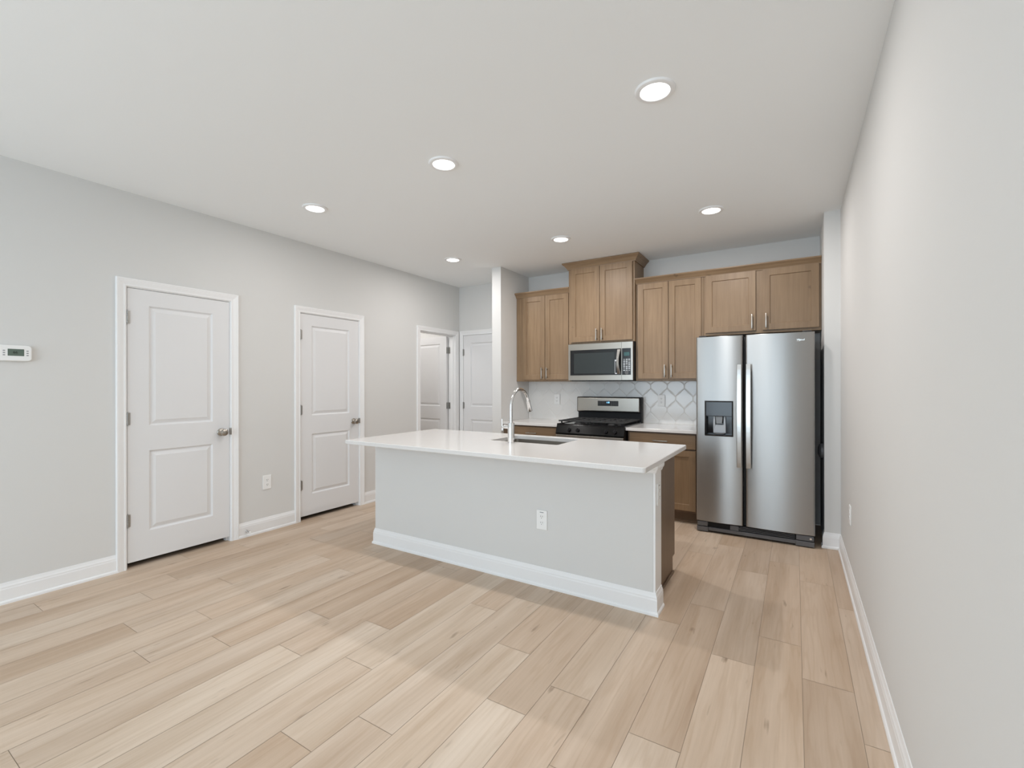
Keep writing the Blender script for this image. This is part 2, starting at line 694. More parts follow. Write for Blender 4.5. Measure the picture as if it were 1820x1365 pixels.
def baseboard(name, path, parent=None):
    mb = MB()
    for pt in (path if isinstance(path[0][0], tuple) else [path]):
        mb.sweep(pt, BASE, lambda x, y, d: (x, y, d))
    return mb.build(name, M_TRIM, parent)


CW = 0.060
struct(baseboard('baseboard_left', [((XL, OPEN[0][0] - CW + 0.011), (XL, YBACK)), ((XL, OPEN[1][0] - CW + 0.011), (XL, OPEN[0][1] + CW - 0.011)),
                                    ((XL, OPEN[2][0] - CW + 0.011), (XL, OPEN[1][1] + CW - 0.011))]))
struct(baseboard('baseboard_right', [(XR, YBACK), (XR, 4.53), (0.203, 4.53), (0.203, 4.60)]))
struct(baseboard('baseboard_partition', [(-2.968, 4.70), (-2.968, 4.56), (-3.095, 4.56), (-3.095, YB)]))

# ------------------------------------------------------------------ doors (local: x along the wall, face toward -y)
CAS = [(0.0, 0), (0.0, 0.011), (0.005, 0.0135), (0.012, 0.0135), (0.014, 0.0115), (0.022, 0.013), (0.040, 0.0175), (0.046, 0.0175),
       (0.048, 0.0195), (0.057, 0.0195), (0.060, 0.016), (0.060, 0)]
PANEL = [(0.002, 0.001), (0.009, 0.0095), (0.013, 0.0115), (0.018, 0.0115), (0.040, 0.0035), (0.043, 0.0020)]


def knob_on(parent, x, z, yface, name='knob'):
    mb = MB()
    mb.lathe([(0.0, 0), (0.032, 0), (0.032, 0.004), (0.029, 0.008), (0.017, 0.011), (0.0125, 0.014), (0.0115, 0.030), (0.015, 0.036),
              (0.024, 0.042), (0.0285, 0.050), (0.029, 0.057), (0.0265, 0.064), (0.019, 0.069), (0.008, 0.071), (0, 0.0712)],
             (x, yface, z), (0, -1, 0), 32)
    return mb.build(name, M_NICKEL, parent, local=True)


def hinge_on(parent, x, z, y, leaf=0.006, name='hinge', h=0.089):
    mb = MB()
    for k in range(5):
        a = z - h / 2 + k * h / 5
        mb.cyl((x, y, a + 0.0006), (x, y, a + h / 5 - 0.0006), 0.0062, 14)
    mb.cyl((x, y, z - h / 2 - 0.006), (x, y, z - h / 2), 0.004, 10)
    mb.cyl((x, y, z + h / 2), (x, y, z + h / 2 + 0.006), 0.004, 10)
    if leaf:
        mb.box(x, x + leaf + 0.012, y + 0.004, y + 0.0062, z - h / 2, z + h / 2)
    return mb.build(name, M_HINGE, parent, local=True)


def casing_and_jamb(root, wd, hd, depth):
    """opening 0..wd, height hd"""
    mb = MB()
    mb.sweep([(0.004, 0), (0.004, hd - 0.004), (wd - 0.004, hd - 0.004), (wd - 0.004, 0)], CAS, lambda x, z, d: (x, -d, z))
    mb.build('casing', M_TRIM, root, local=True)
    mb = MB()
    mb.box(0, 0.010, 0, depth, 0, hd, 0.001, 1)
    mb.box(wd - 0.010, wd, 0, depth, 0, hd, 0.001, 1)
    mb.box(0.010, wd - 0.010, 0, depth, hd - 0.010, hd, 0.001, 1)
    return mb


def door_leaf(wd, z0, z1, y, t, px0, px1):
    zl0, zl1, zu0, zu1 = 0.248, 0.848, 1.032, 1.930
    return MB().board(0, wd, z0, z1, y, t, [(px0, px1, zl0, zl1), (px0, px1, zu0, zu1)], PANEL)


def closed_door(idx, y0, y1, head, ins, label):
    root = thing('door_%d' % idx, (XL, y0, 0), None, None, R(90), kind='structure')
    root['label'] = label
    root['category'] = 'door'
    wd = y1 - y0
    jb = casing_and_jamb(root, wd, head, TH)
    jb.box(0.010, 0.022, 0.046, 0.08, 0, head - 0.010)
    jb.box(wd - 0.022, wd - 0.010, 0.046, 0.08, 0, head - 0.010)
    jb.box(0.022, wd - 0.022, 0.046, 0.08, head - 0.022, head - 0.010)
    jb.build('jamb', M_TRIM, root, local=True)
    g = 0.003
    lx0, lx1 = 0.010 + g, wd - 0.010 - g
    leaf = door_leaf(lx1 - lx0, 0.042, head - 0.010 - g, 0.0, 0.035, ins, lx1 - lx0 - ins)
    leaf.xf(Matrix.Translation((lx0, 0.002, 0)))
    leaf.build('door_leaf', M_DOOR, root, local=True)
    for z in (1.832, 1.091, 0.350):
        hinge_on(root, 0.0115, z, -0.006)
    knob_on(root, lx1 - 0.066, 0.940, 0.002)
    mb = MB().box(wd - 0.0125, wd + 0.0005, -0.0125, 0.01, 0.914, 0.970, 0.001)
    mb.build('strike_plate', M_HINGE, root, local=True)
    return root


closed_door(1, OPEN[0][0], OPEN[0][1], OPEN[0][2], 0.131, 'white two-panel door nearest the thermostat on the left wall')
closed_door(2, OPEN[1][0], OPEN[1][1], OPEN[1][2], 0.122, 'white two-panel door on the left wall beside the island end')

# open door at the hall end of the left wall
y0, y1, head = OPEN[2]
root = thing('door_3', (XL, y0, 0), None, None, R(90), kind='structure')
root['label'] = 'white door standing open at the hall end of left wall'
root['category'] = 'door'
wd = y1 - y0
jb = casing_and_jamb(root, wd, head, TH)
jb.box(0.010, 0.022, 0.03, 0.075, 0, head - 0.010)
jb.box(wd - 0.022, wd - 0.010, 0.03, 0.075, 0, head - 0.010)
jb.box(0.022, wd - 0.022, 0.03, 0.075, head - 0.022, head - 0.010)
jb.build('jamb', M_TRIM, root, local=True)
lw = 0.70
leaf = door_leaf(lw, 0.015, 2.032, 0.0, 0.035, 0.122, lw - 0.122)
# leaf starts along +x facing -y; swing it so it runs away from the wall (+y local) with its face toward the near jamb
leaf.xf(Matrix.Translation((wd - 0.050, TH + 0.008, 0)) @ Matrix.Rotation(R(87), 4, 'Z') @ Matrix.Scale(-1, 4, (0, 1, 0)))
leaf.build('door_leaf', M_DOOR, root, local=True)
for z in (1.832, 1.040, 0.300):
    mb = MB()
    mb.cyl((wd - 0.018, TH + 0.003, z - 0.045), (wd - 0.018, TH + 0.003, z + 0.045), 0.0065, 14)
    mb.box(wd - 0.0125, wd - 0.0095, TH - 0.034, TH, z - 0.045, z + 0.045)
    mb.box(wd - 0.049, wd - 0.018, TH + 0.003, TH + 0.0065, z - 0.045, z + 0.045)
    mb.build('hinge', M_HINGE, root, local=True)

# closed door in the end wall of the hall, mostly behind the partition
root = thing('door_4', (-4.047, YB, 0), None, None, 0, kind='structure')
root['label'] = 'white closed door in the hall end wall behind the partition'
root['category'] = 'door'
wd, head = 0.80, 2.052
casing_and_jamb(root, wd, head, 0.0 + 0.02).xf(Matrix.Translation((0, -0.0195, 0))).build('jamb', M_TRIM, root, local=True)
leaf = door_leaf(wd - 0.026, 0.012, head - 0.013, 0.0, 0.0125, 0.125, wd - 0.026 - 0.125)
leaf.xf(Matrix.Translation((0.013, -0.0130, 0)))
leaf.build('door_leaf', M_DOOR, root, local=True)
for z in (1.800, 1.045, 0.300):
    hinge_on(root, 0.0115, z, -0.021)
knob_on(root, wd - 0.08, 0.94, -0.0130)

# ------------------------------------------------------------------ recessed lights


def make_downlight():
    root = thing('recessed_light', (0, 0, 0))
    MB().lathe([(0.066, -0.004), (0.070, -0.011), (0.080, -0.012), (0.090, -0.009), (0.093, -0.004), (0.094, 0.0)], (0, 0, 0), (0, 0, 1), 48
               ).build('trim_ring', M_TRIM, root, local=True)
    MB().lathe([(0.0, -0.0075), (0.067, -0.0075), (0.067, -0.002), (0, -0.002)], (0, 0, 0), (0, 0, 1), 40).build('lens', M_LENS, root, local=True)
    return root


LIGHTS = [(-0.567, 2.223, 'round recessed ceiling light nearest the right wall, largest of the six', 0.75),
          (-1.895, 2.25, 'round recessed ceiling light above the middle of the island seating side', 1.0),
          (-3.235, 2.275, 'round recessed ceiling light facing the middle closet door, above the far island end', 0.4),
          (-0.572, 3.985, 'round recessed ceiling light in front of the refrigerator', 1.0),
          (-1.916, 4.005, 'round recessed ceiling light in front of the range and tall middle cabinet', 1.0),
          (-3.255, 4.02, 'round recessed ceiling light at the hall entrance by the white partition end', 0.62)]
proto = make_downlight()
for i, (x, y, lab, f) in enumerate(LIGHTS):
    o = proto if i == 0 else copy_tree(proto)
    o.location = (x, y, H)
    tag(o, lab, 'ceiling light', 'recessed ceiling lights')
    area('kitchen_lamp' if y > 3 else 'island_lamp', (x, y, H - 0.014), (0, 0, 0), 0.10, 0.10, (12.6 if y > 3 else 10.5) * f, WARM, shape='DISK')

# ------------------------------------------------------------------ outlets, switch plates, thermostat, door stop


def make_outlet(label, loc, rz, face=True, m=M_PLASTIC, wide=False, tagmark=False):
    root = thing('wall_outlet', loc, label, 'outlet', rz, 'wall outlets')
    wv = 0.0595 if wide else 0.039
    mb = MB().box(-wv, wv, -0.007, 0.0, -0.0635, 0.0635, 0.0028, 3)
    mb.build('cover_plate', m, root, local=True)
    if face:
        for s in (1, -1):
            mb = MB()
            zc = 0.0205 * s
            mb.prism([(0.0165 * math.cos(t), zc + 0.0145 * max(-0.86, min(0.86, math.sin(t) * 1.15))) for t in [2 * PI * k / 28 for k in range(28)]], 'y', -0.0088, -0.004)
            r_ = mb.build('receptacle', m, root, local=True)
            mb = MB()
            mb.box(-0.0078, -0.0052, -0.0091, -0.006, zc - 0.001, zc + 0.0085)
            mb.box(0.0052, 0.0078, -0.0091, -0.006, zc - 0.001, zc + 0.0075)
            mb.cyl((0, -0.0091, zc - 0.0075), (0, -0.006, zc - 0.0075), 0.0026, 12)
            mb.build('slots', M_SLOT, r_, local=True)
    if tagmark:
        MB().box(-0.014, 0.014, -0.0076, -0.006, 0.0475, 0.0525).build('printed_mark', M_GREY, root, local=True)
    return root


make_outlet('white wall outlet between the two closed doors on the left wall', (XL, 2.395, 0.447), R(90))
make_outlet('white outlet with a dark printed mark on the island front', (-1.427, 2.69, 0.440), 0, tagmark=True)
make_outlet('white outlet on the narrow end of the island half wall', (-0.688, 2.755, 0.690), R(90), tagmark=True)
make_outlet('white outlet on the backsplash between partition and range', (-2.548, 5.212, 1.152), 0)
make_outlet('white outlet on the backsplash between range and refrigerator', (-1.264, 5.212, 1.158), 0)
make_outlet('white outlet low on the bare right wall', (XR, 3.765, 0.468), R(-90))

root = thing('thermostat', (XL, 0.795, 1.535), 'white thermostat with green screen reading 66 on the left wall', 'thermostat', R(90))
_rr = [(sx_ * (0.077 - 0.018) + 0.018 * math.cos(R(a_)), sz_ * (0.049 - 0.018) + 0.018 * math.sin(R(a_)))
       for sx_, sz_, a0_ in ((1, -1, -90), (1, 1, 0), (-1, 1, 90), (-1, -1, 180)) for a_ in range(a0_, a0_ + 91, 15)]
MB().prism(_rr, 'y', -0.024, 0, 0.005).build('case', M_PLASTIC, root, local=True)
MB().box(-0.0285, 0.042, -0.0252, -0.02, -0.017, 0.0255, 0.0006, 1).build('screen', M_LCD, root, local=True)
text_mesh('66', 0.022, 0.0004, M_LCDTXT, 'screen_digits', root, Matrix.Translation((0.004, -0.0256, 0.004)) @ FACE_Y, local=True)
for s in (-0.044, 0.057):
    for k in range(3):
        MB().box(s - 0.005, s + 0.005, -0.0252, -0.022, -0.0125 + 0.0135 * k - 0.003, -0.0125 + 0.0135 * k + 0.003, 0.0008, 1
                 ).build('button', M_GREY, root, local=True)

root = thing('door_stop', (XL + 0.0125, 2.205, 0.052), 'small spring door stop on the baseboard right of the first closet door', 'door stop', R(90))
pts = [(0.006 * math.cos(t), -0.004 - 0.05 * t / (2 * PI * 14), 0.006 * math.sin(t)) for t in [2 * PI * k / 10 for k in range(141)]]
MB().tube(pts, 0.0011, 6).build('spring', M_CHROME, root, local=True)
MB().lathe([(0.0, 0), (0.010, 0), (0.010, 0.003), (0.0065, 0.005), (0, 0.005)], (0, 0, 0), (0, -1, 0), 16).build('base', M_CHROME, root, local=True)
MB().lathe([(0.0, 0), (0.0075, 0), (0.0085, 0.006), (0.007, 0.013), (0, 0.014)], (0, -0.054, 0), (0, -1, 0), 16).build('tip', M_PLASTIC, root, local=True)

# ------------------------------------------------------------------ kitchen cabinets
SHAKER = [(0.0012, 0.0008), (0.0035, 0.009), (0.0045, 0.0095)]
FR = 0.058


def bar_handle(parent, x, y, z, length, vertical=True):
    """bar pull standing off a face at depth y (toward -y)"""
    mb = MB()
    h = length / 2
    pr = 0.030
    if vertical:
        mb.box(x - 0.0055, x + 0.0055, y - pr - 0.009, y - pr, z - h, z + h, 0.002)
        for s in (-1, 1):
            mb.cyl((x, y, z + s * (h - 0.020)), (x, y - pr - 0.002, z + s * (h - 0.020)), 0.005, 12)
    else:
        mb.box(x - h, x + h, y - pr - 0.009, y - pr, z - 0.0055, z + 0.0055, 0.002)
        for s in (-1, 1):
            mb.cyl((x + s * (h - 0.020), y, z), (x + s * (h - 0.020), y - pr - 0.002, z), 0.005, 12)
    return mb.build('handle', M_NICKEL, parent)


def cab_door(root, x0, x1, z0, z1, y, hx=None, hz=None, hl=0.135):
    d = MB().board(x0, x1, z0, z1, y, 0.019, [(x0 + FR, x1 - FR, z0 + FR, z1 - FR)], SHAKER).build('door', M_WOOD, root)
    if hx is not None:
        bar_handle(d, hx, y, hz, hl)
    return d


CROWN = [(0, 0), (0.010, 0), (0.012, 0.008), (0.018, 0.016), (0.030, 0.032), (0.044, 0.044), (0.050, 0.050), (0.050, 0.060), (0, 0.060)]


def crown(path, z, parent, scale=1.0, name='crown_molding'):
    mb = MB()
    mb.sweep(path, [(o * scale, z + d * scale) for o, d in CROWN], lambda x, y, d: (x, y, d))
    return mb.build(name, M_WOODX, parent)


YF, YD = 4.920, 4.900           # face frame front, door front


def cab_body(root, x0, x1, y0, y1, z0, z1, m=M_WOOD, name='cabinet_box'):
    return MB().box(x0, x1, y0, y1, z0, z1, 0.0015, 1).build(name, m, root)


YW = YB - 0.001
# upper cabinet beside the partition
r1 = thing('wall_cabinet', (-2.6, YW, 1.377), 'brown two-door wall cabinet beside the white partition end', 'cabinet', group='kitchen wall cabinets')
cab_body(r1, -2.966, -2.237, YF, YW, 1.377, 2.428)
cab_door(r1, -2.872, -2.562, 1.397, 2.408, YD, -2.592, 1.475)
cab_door(r1, -2.556, -2.250, 1.397, 2.408, YD, -2.526, 1.475)
crown([(-2.9665, YF), (-2.237, YF)][::-1], 2.412, r1)
# tall cabinet over the microwave
YF2, YD2 = 4.885, 4.865
r2 = thing('wall_cabinet', (-1.85, YW, 1.80), 'tallest brown wall cabinet, above the microwave and reaching the ceiling', 'cabinet', group='kitchen wall cabinets')
cab_body(r2, -2.2365, -1.4635, YF2, YW, 1.802, 2.725)
cab_door(r2, -2.202, -1.856, 1.822, 2.662, YD2, -1.886, 1.895)
cab_door(r2, -1.850, -1.486, 1.822, 2.662, YD2, -1.822, 1.895)
crown([(-1.4635, YW), (-1.4635, YF2), (-2.2365, YF2), (-2.2365, YW)], 2.664, r2, 1.22)
# right of the microwave
r3 = thing('wall_cabinet', (-1.12, YW, 1.377), 'brown two-door wall cabinet between the microwave and the refrigerator', 'cabinet', group='kitchen wall cabinets')
cab_body(r3, -1.4625, -0.7765, YF, YW, 1.377, 2.428)
cab_door(r3, -1.436, -1.1195, 1.397, 2.408, YD, -1.150, 1.475)
cab_door(r3, -1.1135, -0.800, 1.397, 2.408, YD, -1.083, 1.475)
# above the refrigerator
r4 = thing('wall_cabinet', (-0.28, YW, 1.82), 'short wide brown wall cabinet directly above the refrigerator', 'cabinet', group='kitchen wall cabinets')
cab_body(r4, -0.7755, 0.2015, YF, YW, 1.820, 2.428)
cab_door(r4, -0.757, -0.316, 1.846, 2.412, YD, -0.345, 1.930)
cab_door(r4, -0.257, 0.184, 1.846, 2.412, YD, -0.228, 1.930)
cr = crown([(0.2015, YF), (-1.4125 - 0.05, YF)], 2.412, None)
tag(cr, 'long brown crown molding running over the right-hand wall cabinets', 'molding')

# base cabinets
YBF, YBD = 4.620, 4.600


def base_body(root, x0, x1, left_fill=None):
    mb = MB()
    mb.box(x0, x1, YBF, YW, 0.105, 0.868, 0.0015, 1)
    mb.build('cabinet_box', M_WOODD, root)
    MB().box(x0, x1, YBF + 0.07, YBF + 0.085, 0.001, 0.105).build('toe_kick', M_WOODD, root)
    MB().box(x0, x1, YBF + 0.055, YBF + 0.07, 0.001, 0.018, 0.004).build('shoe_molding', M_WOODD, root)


r5 = thing('base_cabinet', (-2.6, YW, 0), 'brown base cabinet with drawer left of the range', 'cabinet', group='kitchen base cabinets')
base_body(r5, -2.966, -2.237)
d = MB().box(-2.872, -2.262, YBD, YBD + 0.019, 0.716, 0.852, 0.002, 1).build('drawer', M_WOODX, r5)
bar_handle(d, -2.570, YBD, 0.783, 0.135, False)
cab_door(r5, -2.872, -2.570, 0.128, 0.700, YBD, -2.600, 0.63)
cab_door(r5, -2.564, -2.262, 0.128, 0.700, YBD, -2.534, 0.63)
r6 = thing('base_cabinet', (-1.12, YW, 0), 'brown base cabinet with drawer between range and refrigerator', 'cabinet', group='kitchen base cabinets')
base_body(r6, -1.456, -0.7765)
d = MB().box(-1.434, -0.800, YBD, YBD + 0.019, 0.716, 0.852, 0.002, 1).build('drawer', M_WOODX, r6)
bar_handle(d, -1.124, YBD, 0.783, 0.145, False)
cab_door(r6, -1.434, -1.120, 0.128, 0.700, YBD, -1.150, 0.63)
cab_door(r6, -1.114, -0.800, 0.128, 0.700, YBD, -1.084, 0.63)

# back countertops
for x0, x1, lab in ((-2.967, -2.2285, 'white quartz countertop left of the range'), (-1.4645, -0.7765, 'white quartz countertop between range and refrigerator')):
    o = MB().box(x0, x1, 4.565, YW, 0.869, 0.899, 0.003, 2).build('countertop', M_QUARTZ)
    tag(o, lab, 'countertop', 'kitchen countertops')

# ------------------------------------------------------------------ backsplash of bevelled hexagon tiles


def clip(poly, axis, val, keep_less):
    out = []
    n = len(poly)
    for i in range(n):
        a, b = poly[i], poly[(i + 1) % n]
        ia = (a[axis] <= val) == keep_less
        ib = (b[axis] <= val) == keep_less
        if ia:
            out.append(a)
        if ia != ib:
            t = (val - a[axis]) / (b[axis] - a[axis])
            out.append((a[0] + t * (b[0] - a[0]), a[1] + t * (b[1] - a[1])))
    return out


def inset(poly, d):
    n = len(poly)
    out = []
    for i in range(n):
        p0, p1, p2 = Vector(poly[i - 1]), Vector(poly[i]), Vector(poly[(i + 1) % n])
        d1, d2 = (p1 - p0).normalized(), (p2 - p1).normalized()
        n1, n2 = Vector((-d1.y, d1.x)), Vector((-d2.y, d2.x))
        m_ = (n1 + n2)
        if m_.length < 1e-6:
            m_ = n1
        m_.normalize()
        q = p1 + m_ * (d / max(0.3, m_.dot(n1)))
        out.append((q.x, q.y))
    return out


def area2(p):
    return 0.5 * sum(p[i][0] * p[(i + 1) % len(p)][1] - p[(i + 1) % len(p)][0] * p[i][1] for i in range(len(p)))


bx0, bx1, bz0, bz1 = -2.966, -0.62, 0.899, 1.3765
mb = MB()
yt = 5.2215
mb.face([(bx0, yt + 0.001, bz0), (bx1, yt + 0.001, bz0), (bx1, yt + 0.001, bz1), (bx0, yt + 0.001, bz1)], 1)
px, pz, vs_ = 0.182, 0.1335, 0.042
row = -1
rng = random.Random(3)
while True:
    zc = 0.915 + row * pz
    if zc - 0.2 > bz1:
        break
    for k in range(-1, 15):
        xc = -0.842 - px * k + (px / 2 if row % 2 else 0)
        hw, hv, ht = px / 2, vs_ / 2, pz - vs_ / 2
        ply = [(xc - hw, zc - hv), (xc - hw * 0.45, zc - hv - (ht - hv) * 0.50), (xc, zc - ht), (xc + hw * 0.45, zc - hv - (ht - hv) * 0.50),
               (xc + hw, zc - hv), (xc + hw, zc + hv), (xc + hw * 0.45, zc + hv + (ht - hv) * 0.50), (xc, zc + ht),
               (xc - hw * 0.45, zc + hv + (ht - hv) * 0.50), (xc - hw, zc + hv)]
        ply = inset(ply, 0.0008)
        for ax, v, kl in ((0, bx0, False), (0, bx1, True), (1, bz0, False), (1, bz1, True)):
            if ply:
                ply = clip(ply, ax, v, kl)
        if len(ply) < 3 or abs(area2(ply)) < 4e-4:
            continue
        # tidy near-duplicate points
        pp = [p for i, p in enumerate(ply) if (Vector(p) - Vector(ply[i - 1])).length > 0.003]
        if len(pp) < 3:
            continue
        tilt = (rng.uniform(-1, 1) * 0.002, rng.uniform(-1, 1) * 0.002)
        ring = None
        cx, cz = sum(p[0] for p in pp) / len(pp), sum(p[1] for p in pp) / len(pp)
        for ins, dep in ((0, 0.0010), (0.0006, 0.0006), (0.0028, 0.0000), (0.0058, -0.0006), (0.0090, -0.0008)):
            ip = inset(pp, ins) if ins else pp
            if ins and area2(ip) <= 0:
                break
            nr = [mb.bm.verts.new((p[0], yt + dep + tilt[0] * (p[0] - cx) + tilt[1] * (p[1] - cz), p[1])) for p in ip]
            if ring:
                for i in range(len(nr)):
                    mb.bm.faces.new([ring[i], ring[(i + 1) % len(nr)], nr[(i + 1) % len(nr)], nr[i]])
            ring = nr
        mb.bm.faces.new(ring)
    row += 1
bs = mb.build('backsplash', [M_TILE, M_GROUT], weld=False, recalc=False, flat_above=0.002)
tag(bs, 'glossy white hexagon tile backsplash behind the range and counters', 'backsplash')

# ------------------------------------------------------------------ refrigerator
fr = thing('refrigerator', (-0.315, 4.80, 0), 'stainless side-by-side refrigerator with water dispenser', 'refrigerator')
FX0, FXL, FXR, FX1 = -0.768, -0.386, -0.364, 0.137
FZ0, FZ1, FY = 0.102, 1.764, 4.430
MB().box(FX0 + 0.006, FX1 - 0.006, 4.505, 5.17, 0.035, 1.748, 0.006).build('cabinet_box', M_BODY, fr)


def fridge_front(mb, x0, x1, z0, z1, hole=None, bulge=0.013, rx=0.012, back=4.497):
    xs = set()
    for k in range(25):
        xs.add(round(x0 + (x1 - x0) * k / 24, 5))
    for k in range(7):
        a = rx * (1 - math.cos(k / 6 * PI / 2))
        xs.add(round(x0 + a, 5))
        xs.add(round(x1 - a, 5))
    zs = {z0, z1, z0 + 0.004, z1 - 0.004}
    if hole:
        xs |= {hole[0], hole[1]}
        zs |= {hole[2], hole[3]}
    xs, zs = sorted(xs), sorted(zs)
    mid, hw = (x0 + x1) / 2, (x1 - x0) / 2

    def yy(x, z):
        u = (x - mid) / hw
        yv = FY + bulge * u * u
        e = min(x - x0, x1 - x)
        if e < rx:
            yv += rx * (1 - math.sqrt(max(0, 1 - ((rx - e) / rx) ** 2)))
        if z <= z0 or z >= z1:
            yv += 0.004
        return yv
    V = {(i, j): mb.bm.verts.new((x, yy(x, z), z)) for i, x in enumerate(xs) for j, z in enumerate(zs)}
    nx, nz = len(xs), len(zs)
    for i in range(nx - 1):
        for j in range(nz - 1):
            if hole and hole[0] - 1e-6 <= xs[i] and xs[i + 1] <= hole[1] + 1e-6 and hole[2] - 1e-6 <= zs[j] and zs[j + 1] <= hole[3] + 1e-6:
                continue
            mb.bm.faces.new([V[i, j], V[i + 1, j], V[i + 1, j + 1], V[i, j + 1]])
    B = {}

    def bk(i, j):
        if (i, j) not in B:
            B[i, j] = mb.bm.verts.new((xs[i], back, zs[j]))
        return B[i, j]
    loop = [(i, 0) for i in range(nx)] + [(nx - 1, j) for j in range(1, nz)] + [(i, nz - 1) for i in range(nx - 2, -1, -1)] + [(0, j) for j in range(nz - 2, 0, -1)]
    for a, b in zip(loop, loop[1:] + loop[:1]):
        mb.bm.faces.new([V[b], V[a], bk(*a), bk(*b)])
    mb.bm.faces.new([bk(*p) for p in reversed(loop)])
    return mb


HOLE = (-0.690, -0.463, 0.878, 1.186)
dl = fridge_front(MB(), FX0, FXL, FZ0, FZ1, HOLE).build('freezer_door', M_STEEL, fr, flat_above=9)
dr = fridge_front(MB(), FXR, FX1, FZ0, FZ1).build('fresh_food_door', M_STEEL, fr, flat_above=9)
MB().box(FX0 + 0.012, FX1 - 0.012, 4.498, 4.506, FZ0 + 0.01, FZ1 - 0.012).build('gasket', M_GASKET, fr)


def fridge_handle(parent, x0, x1):
    mb = MB()
    n = 20
    z0, z1 = 0.615, 1.508
    rings = []
    for k in range(n + 1):
        t = k / n
        z = z0 + (z1 - z0) * t
        off = 0.028 + 0.026 * math.sin(PI * t) ** 0.8
        yo = FY + 0.008 - off
        b = 0.004
        sec = [(x0 + b, yo - 0.012), (x1 - b, yo - 0.012), (x1, yo - 0.012 + b), (x1, yo + 0.006), (x0, yo + 0.006), (x0, yo - 0.012 + b)]
        rings.append([mb.bm.verts.new((p[0], p[1], z)) for p in sec])
    for a, b in zip(rings, rings[1:]):
        for j in range(6):
            mb.bm.faces.new([a[j], a[(j + 1) % 6], b[(j + 1) % 6], b[j]])
    mb.bm.faces.new(rings[0])
    mb.bm.faces.new(rings[-1])
    for z in (z0 + 0.018, z1 - 0.018):
        mb.box(x0 + 0.006, x1 - 0.006, FY - 0.022, FY + 0.016, z - 0.014, z + 0.014, 0.002)
    return mb.build('handle', M_BAR, parent)


fridge_handle(dl, -0.430, -0.391)
fridge_handle(dr, -0.359, -0.320)
# dispenser: glossy black panel above an open bay
h0, h1, g0, g1 = HOLE
mb = MB()
mb.sweep([(h0, g0), (h0, g1), (h1, g1), (h1, g0), (h0, g0)], [(0.003, 4.428), (-0.007, 4.424), (-0.009, 4.430), (-0.009, 4.445), (0.003, 4.445)],
         lambda x, z, d: (x, d, z))
mb.box(h0 + 0.004, h1 - 0.004, 4.4285, 4.455, 1.052, g1 - 0.003, 0.004)
mb.box(h0, h1, 4.492, 4.496, g0, 1.06)
mb.box(h0, h0 + 0.005, 4.44, 4.494, g0, 1.06)
mb.box(h1 - 0.005, h1, 4.44, 4.494, g0, 1.06)
mb.box(h0, h1, 4.44, 4.494, g0, g0 + 0.012)
mb.box(h0, h1, 4.44, 4.494, 1.050, 1.060)
disp = mb.build('dispenser', M_BLACKG, dl)
xm = (h0 + h1) / 2
MB().box(xm - 0.040, xm + 0.040, 4.432, 4.452, 1.050, 1.092, 0.006).build('dispenser_spout', M_PALE, disp)
MB().prism([(xm - 0.030, 1.050), (xm + 0.030, 1.050), (xm + 0.024, 0.985), (xm - 0.024, 0.985)], 'y', 4.449, 4.470, 0.004).build('ice_chute', M_GREY, disp)
mb = MB().prism([(xm - 0.050, 1.048), (xm - 0.034, 1.048), (xm - 0.034, 0.970), (xm - 0.052, 0.930)], 'y', 4.468, 4.480, 0.002)
mb.prism([(xm + 0.034, 1.048), (xm + 0.050, 1.048), (xm + 0.052, 0.930), (xm + 0.034, 0.970)], 'y', 4.468, 4.480, 0.002)
mb.box(xm - 0.052, xm + 0.052, 4.474, 4.482, 0.900, 0.975, 0.003)
mb.build('paddle', M_PALE, disp)
MB().lathe([(0.0, 0.0), (0.046, 0.0), (0.046, 0.006), (0.0, 0.007)], (xm, 4.468, 0.893), (0, 0, 1), 32).build('drip_tray', M_DARKGREY, disp)
# badge
bad = text_mesh('Whirlpool', 0.023, 0.0006, M_LOGO, 'badge', dr, Matrix.Translation((0.024, FY + 0.0040, 1.700)) @ FACE_Y @ Matrix.Scale(0.92, 4, (1, 0, 0)))
mb = MB()
pts = [(0.016 + 0.024 * math.cos(t), FY + 0.0040, 1.697 + 0.0085 * math.sin(t)) for t in [PI * 0.92 + (PI * 1.7) * k / 30 for k in range(31)]]
mb.tube(pts, 0.0009, 6)
mb.build('ring', M_LOGO, bad)
# base grille with foot covers
g = MB().box(FX0 + 0.004, FX1 - 0.004, 4.468, 4.52, 0.014, 0.098, 0.003).build('base_grille', M_BLACK, fr)
MB().box(FX0 + 0.10, FX1 - 0.13, 4.452, 4.475, 0.018, 0.048, 0.003).build('grille_bar', M_DARKGREY, g)
for s in range(3):
    MB().box(-0.42, -0.002, 4.461, 4.470, 0.056 + s * 0.013, 0.061 + s * 0.013, 0.001, 1).build('grille_slat', M_DARKGREY, g)
MB().box(-0.49, -0.42, 4.455, 4.472, 0.05, 0.092, 0.003).build('grille_cap', M_DARKGREY, g)
for a, b in ((FX0 + 0.004, FX0 + 0.10), (FX1 - 0.135, FX1 - 0.004)):
    mb = MB().box(a, b, 4.446, 4.50, 0.008, 0.050, 0.004)
    mb.box(a + 0.004, b - 0.004, 4.446, 4.50, 0.055, 0.097, 0.004)
    mb.build('foot_cover', M_DARKGREY, g)
MB().cyl((FX1 - 0.030, 4.442, 0.076), (FX1 - 0.030, 4.448, 0.076), 0.008, 16).build('screw', M_CHROME, g)
for a in (FX0 + 0.02, FX1 - 0.085):
    MB().box(a, a + 0.065, 4.470, 4.60, 1.7665, 1.778, 0.004).build('hinge_cover', M_BODY, fr)

